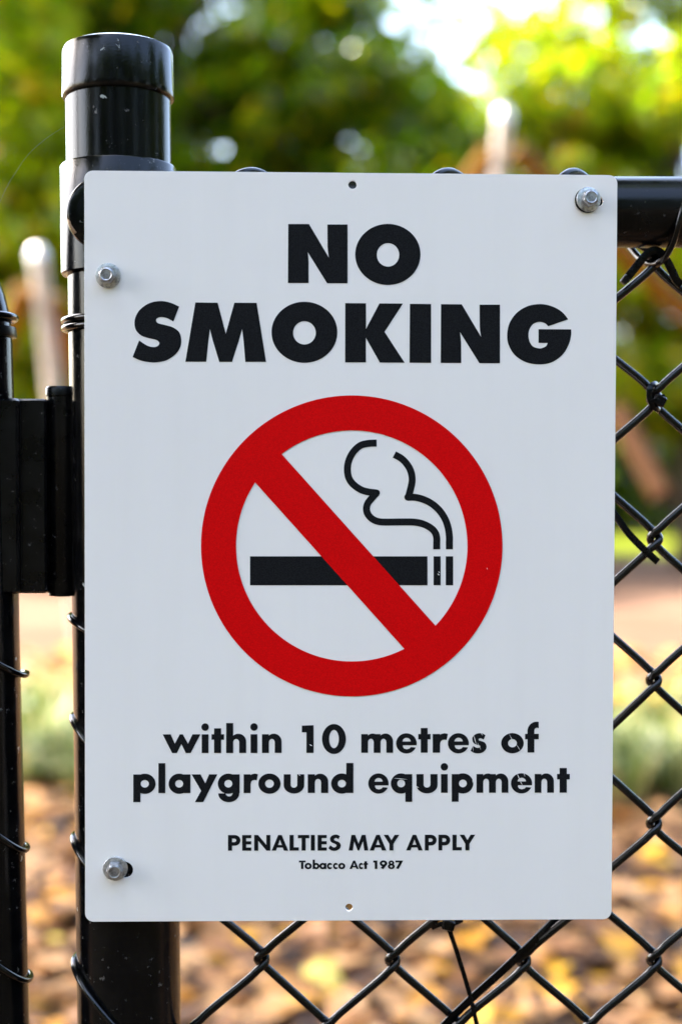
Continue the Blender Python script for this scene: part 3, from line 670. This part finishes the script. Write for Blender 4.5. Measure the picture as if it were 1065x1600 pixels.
GAPS = [(342, 236, 52), (392, 205, 22), (84, 345, 40), (30, 300, 16), (455, 150, 13), (520, 120, 14), (560, 190, 12), (430, 95, 10), (915, 150, 18), (850, 140, 15)]   # openings between the boughs
def tree(x, y, h, crown, n, size, material, label, cl=26, trunk_r=.16, group=None, seed=1, clump=.34, lo=.28, kind_='tree'):
    """crown = list of (cx, cy, cz, rx, ry, rz) lobes relative to the foot"""
    r_ = np.random.default_rng(seed)
    t = empty(kind_, (x, y, 0)); tag(t, label, 'tree', group)
    tr = MB(); top = h * .62; bend = r_.uniform(-.25, .25, 2)
    sp_ = spline([(0, 0, -.05), (bend[0] * .3, bend[1] * .3, top * .35), (bend[0], bend[1], top * .7), (bend[0] * 1.4, bend[1] * 1.2, top)], 5)
    tr.tube(sp_, [trunk_r * (1.35 if i == 0 else 1) * (1 - .68 * i / (len(sp_) - 1)) for i in range(len(sp_))], 10)
    tr.build('trunk', M_BARK, t)
    cen = []; wts = np.array([a[3] * a[4] * a[5] for a in crown]); wts = wts / wts.sum()
    for i in range(cl):
        c = crown[r_.choice(len(crown), p=wts)]
        d = r_.normal(size=3); d /= np.linalg.norm(d); d *= r_.uniform(.35, 1) ** .5
        cen.append(np.array(c[:3]) + d * np.array(c[3:]))
    cen = np.array(cen)
    for i in range(min(8, cl)):
        e = Vector(cen[i]); st = sp_[min(len(sp_) - 1, 6 + i)]
        lb = MB(); lb.tube(spline([st, st.lerp(e, .5) + Vector((0, 0, .15)), e], 5), [trunk_r * .34 * (1 - .08 * k) for k in range(11)], 7); lb.build('limb', M_BARK, t)
    k = r_.integers(0, cl, n); rad = r_.uniform(.6, 1.3, cl) * clump
    d = r_.normal(size=(n, 3)); d *= (r_.uniform(.2, 1, n) ** .4 / np.linalg.norm(d, axis=1))[:, None]
    P_ = cen[k] + d * rad[k][:, None] * np.array([1.25, 1.25, .8])
    P_ = P_[P_[:, 2] > h * .02]
    if 13 < y < 19:
        for gx, gy, gr in GAPS:
            q = ray(gx, gy); q = EYE + q * (y / q.y); rr = gr / FP * y
            keep = ((P_[:, 0] * 1.09 + x - q.x) ** 2 + (P_[:, 2] * 1.09 - q.z) ** 2 > rr * rr) | (r_.random(len(P_)) < .04)
            P_ = P_[keep]
    t.scale = (1.09,) * 3 if 13 < y < 19 else (1, 1, 1)
    o = link('crown', leaves_mesh('crown', P_, size, .2), material, t); tag(o, kind='stuff')
    return t
tree(-1.85, 15.2, 8.5, [(.1, 0, 4.9, 2.2, 1.3, 2.5), (-1.5, 0, 3.0, 1.5, 1.2, 1.9), (1.3, 0, 3.9, 1.5, 1.2, 1.7), (-1.6, 0, 5.6, 1.3, 1.2, 1.6), (.6, 0, 6.1, 1.3, 1.1, 1.1)], 60000, .17, M_GREEN, 'broad green tree at the top left, seen above the capped post', 120, .2, seed=3, clump=.55)
tree(.4, 17.2, 6.6, [(0, 0, 3.7, 1.55, 1.2, 1.6), (-1, .3, 2.6, 1.4, 1.2, 1.4), (.6, 0, 2.4, 1.3, 1.2, 1.3)], 40000, .16, M_DARK, 'dark green tree behind the middle of the top edge of the sign', 90, .17, seed=5, clump=.5)
tree(3.65, 14.8, 8.0, [(-.15, 0, 4.3, 1.65, 1.2, 2.5), (.9, 0, 2.6, 1.3, 1.2, 1.4), (-.5, 0, 2.4, 1.2, 1, 1.3)], 42000, .15, M_YEL, 'bright yellow green tree at the upper right above the rail', 100, .15, seed=8, clump=.5)
tree(-3.55, 13.4, 6.8, [(0, 0, 4.2, 1.15, 1, 2.3), (.4, 0, 2.3, 1.2, 1, 1.4)], 24000, .14, M_YEL, 'yellowing tree at the far left edge behind the gate', 80, .13, seed=12, clump=.45)
spec = [(-9, 24, 6, M_GREEN), (-5.6, 25, 5.4, M_DARK), (-2.2, 26, 5.2, M_GREEN), (.8, 25.5, 5.0, M_DARK), (2.9, 26, 9.9, M_YEL), (5.4, 24.5, 5.6, M_DARK), (8.4, 25, 6.4, M_YEL)]
names = ['green bushy tree furthest left in the back row', 'dark bushy tree in the back row behind the capped post', 'green bushy tree in the back row behind the sign, left of its middle', 'dark bushy tree in the back row behind the middle of the sign',
         'tall yellow green tree in the back row under the sky gap', 'dark tree low behind the mesh, right of the sign', 'yellow green tree furthest right in the back row']
for i, (x, y, h, mm) in enumerate(spec):
    tree(x, y, h, [(0, 0, h * .5, 2.1, 1.3, h * .46), (.6, 0, h * .22, 2.2, 1.2, h * .22), (-.6, 0, h * .2, 2.2, 1.2, h * .2)], 22000, .21, mm, names[i], 90, .17, group='row of trees behind the lawn', seed=20 + i, clump=.62)
# the shade tree whose canopy stands over the fence, its trunk left of the gate
tree(-7.1, .95, 11, [(.9, .8, 8.2, 2.6, 2.6, 1.1), (.6, -2.6, 8.6, 2.6, 3.0, 1.1), (1.2, 3.7, 8.4, 2.6, 1.7, .9), (-1.2, .5, 8.6, 2.2, 2.2, 1.2), (1.0, -5, 8.4, 2.4, 2, 1), (4.0, 1.8, 8.3, 2.2, 2.6, .9), (6.8, 1.2, 8.0, 2.4, 2.6, .9), (9.2, .8, 8.0, 1.8, 2.4, .9)], 90000, .21, M_GREEN, 'tall shade tree left of the gate spreading over the fence', 150, .3, seed=41, clump=.85)
# unseen trees added behind and beside the camera to darken reflections in the black paint
for i, (x, y, h) in enumerate([(-13, -9, 10), (-7.5, -12.5, 11), (-2.5, -12, 10.5), (2.5, -12.5, 11), (7.5, -11, 10.5), (11, -6, 10), (12, 0, 9), (13, 6, 9)]):
    tree(x, y, h, [(0, 0, h * .52, 3.3, 2.4, h * .45), (0, 0, h * .2, 3.2, 1.8, h * .22)], 9000, .42, M_DARK, 'unseen dark tree added for reflections, ' + ['furthest left', 'second from the left', 'third from the left', 'fourth from the left', 'fourth from the right', 'third from the right', 'second from the right', 'furthest right'][i] + ' round the near side of the fence', 60, .3, group='unseen trees added to darken the reflections', seed=60 + i, clump=1.2)

# ------------------------------------------------------------------ playground frames: pale pole with rounded cap, orange timber legs
m, N, L, b = mat('pale_painted_pole'); b.inputs['Base Color'].default_value = (.40, .34, .28, 1); b.inputs['Roughness'].default_value = .35; M_POLE = m
m, N, L, b = mat('pole_cap_metal'); b.inputs['Base Color'].default_value = (.8, .76, .72, 1); b.inputs['Metallic'].default_value = .6; b.inputs['Roughness'].default_value = .22; M_CAPM = m
m, N, L, b = mat('orange_timber'); co = objco(N); n_ = noise(N, L, 9, 4, .6, co); r_ = ramp(N, L, n_.outputs[0], [(.3, (.10, .045, .002)), (.7, (.19, .09, .004))]); L.new(r_.outputs[0], b.inputs['Base Color']); b.inputs['Specular IOR Level'].default_value = .1; b.inputs['Roughness'].default_value = .6; M_TIMB = m
def ground_hit(px, py, y): 
    d = ray(px, py); t = y / d.y; return EYE + d * t
def frame_(top, foot, r, legs, label, y):
    T = ground_hit(*top, y); B = ground_hit(*foot, y); B = T + (B - T) * (T.z / (T.z - B.z))
    e = empty('play_frame', (B.x, B.y, 0)); tag(e, label, 'play frame', 'timber climbing frames in the playground'); I = Matrix.Translation(-e.location)
    p = MB(); p.tube([B, T], r, 20); p.build('pole', M_POLE, e, local=I)
    p = MB(); d = (T - B).normalized(); p.lathe(T, d, [(r * 1.06, -.03), (r * 1.06, 0), (r * .98, r * .45), (r * .75, r * .8), (r * .4, r * 1.0), (.001, r * 1.08)], 24); p.build('pole_cap', M_CAPM, e, local=I)
    for (a, b_, dy) in legs:
        A_ = ground_hit(*a, y); B_ = ground_hit(*b_, y + dy); B_ = A_ + (B_ - A_) * (A_.z / (A_.z - B_.z))
        p = MB(); p.tube([B_, A_], .065, 14); p.build('timber_leg', M_TIMB, e, local=I)
frame_((59, 398), (86, 640), .046, [((40, 450), (-30, 620), .4), ((80, 470), (130, 600), .5)], 'pale leaning pole with orange timber legs between gate and post', 8.0)
frame_((786, 180), (776, 300), .046, [((806, 236), (990, 410), .3), ((768, 236), (700, 330), .4)], 'pale leaning pole with orange timber legs rising above the sign', 8.4)
# low log leaning in the shade at the right
m, N, L, b = mat('weathered_log'); b.inputs['Base Color'].default_value = (.06, .024, .007, 1); b.inputs['Roughness'].default_value = .8; b.inputs['Specular IOR Level'].default_value = .15; M_LOG = m
lg = MB(); lg.tube([ground_hit(962, 640, 12.0), ground_hit(1035, 775, 11.6)], .10, 14); o = lg.build('leaning_log', M_LOG); tag(o, 'brown leaning log low behind the mesh, right of the sign', 'log')

# ------------------------------------------------------------------ leaf litter, grass tufts
n = 17000
y = rng.uniform(0, 1, n) ** 1.5 * 6.2 + 1.6; x = rng.uniform(-1, 1, n) * (1.1 + y * .42)
M_LIT = island_mat('fallen_leaves', [(0, (.014, .007, .003)), (.30, (.085, .034, .010)), (.5, (.28, .125, .042)), (.68, (.52, .27, .10)), (.84, (.58, .35, .17)), (.91, (.52, .22, .014)), (1, (.60, .34, .02))], .15, .5, .18)
o = link('leaf_litter', leaves_mesh('leaf_litter', np.stack([x, y, rng.uniform(.004, .035, n)], 1), .088, 4.0, .7, .3), M_LIT)
tag(o, 'brown and orange fallen leaves covering the ground behind the fence', 'leaf litter', kind='stuff')
def blades(cx, cy, n, h, spread, r_):
    V = []; Fc = []
    for i in range(n):
        a = r_.uniform(0, 2 * pi); d = r_.uniform(0, spread * .4); bx_, by_ = cx + cos(a) * d, cy + sin(a) * d; hh = h * r_.uniform(.6, 1.1); o_ = spread * r_.uniform(.3, 1); wv = .007 * r_.uniform(.7, 1.3)
        sx, sy = -sin(a) * wv, cos(a) * wv; b0 = len(V)
        for k, (f1, f2, ww) in enumerate(((0, 0, 1), (.35, .65, 1), (.75, .95, .8), (1.1, .85, .15))):
            px, py, pz_ = bx_ + cos(a) * o_ * f1, by_ + sin(a) * o_ * f1, hh * f2
            V += [(px - sx * ww, py - sy * ww, pz_), (px + sx * ww, py + sy * ww, pz_)]
        Fc += [(b0 + 2 * k, b0 + 2 * k + 1, b0 + 2 * k + 3, b0 + 2 * k + 2) for k in range(3)]
    return V, Fc
M_TUFT = island_mat('strap_grass', [(0, (.06, .10, .02)), (.5, (.15, .20, .045)), (.85, (.30, .33, .13)), (1, (.42, .30, .12))], .35, .4, .4)
gr_ = MB(); r_ = random.Random(4)
for i in range(125):
    yy = r_.uniform(4.15, 5.8); xx = r_.uniform(-1, 1) * (yy * .34)
    if abs(xx) < .5 and r_.random() < .4: continue
    v, f = blades(xx, yy, 34, r_.uniform(.14, .26), r_.uniform(.12, .24), r_); gr_.add(v, f)
o = gr_.build('grass_tufts', M_TUFT, smooth=False); tag(o, 'pale green strap leaved tufts between the leaf litter and the path', 'grass', kind='stuff')
# a few large bright leaves that stand out of the litter
def big_leaf(px, py, size, col, label):
    d = ray(px, py); t = -EYE.z / d.z; p = EYE + d * t
    mm = bpy.data.materials.get('leaf_' + col[0])
    if mm is None:
        mm, N, L, b = mat('leaf_' + col[0]); b.inputs['Base Color'].default_value = (*col[1], 1); b.inputs['Roughness'].default_value = .5
    mb = MB(); n = 14; V = [(0, 0, .004)]
    for i in range(n):
        a = 2 * pi * i / n; r2 = size * (.5 if i % 2 else .36) * (1 + .15 * cos(a)); V.append((r2 * cos(a), r2 * sin(a), .008 * sin(2 * a)))
    mb.add(V, [(0, i + 1, (i + 1) % n + 1) for i in range(n)]); o = mb.build('fallen_leaf', mm)
    o.location = (p.x, p.y, .045); o.rotation_euler = (.35, .1, random.uniform(0, 6)); tag(o, label, 'leaf', 'bright fallen leaves on the litter')
big_leaf(1050, 1455, .085, ('orange', (.62, .26, .01)), 'bright orange fallen leaf at the right edge behind the mesh')
big_leaf(60, 1465, .08, ('orange', (.62, .26, .01)), 'orange fallen leaf between the gate frame and the post')
big_leaf(78, 1505, .07, ('yellow', (.7, .50, .06)), 'pale yellow fallen leaf between gate and post, below an orange one')
big_leaf(500, 1560, .09, ('yellow', (.7, .50, .06)), 'yellow fallen leaf under the middle of the sign')
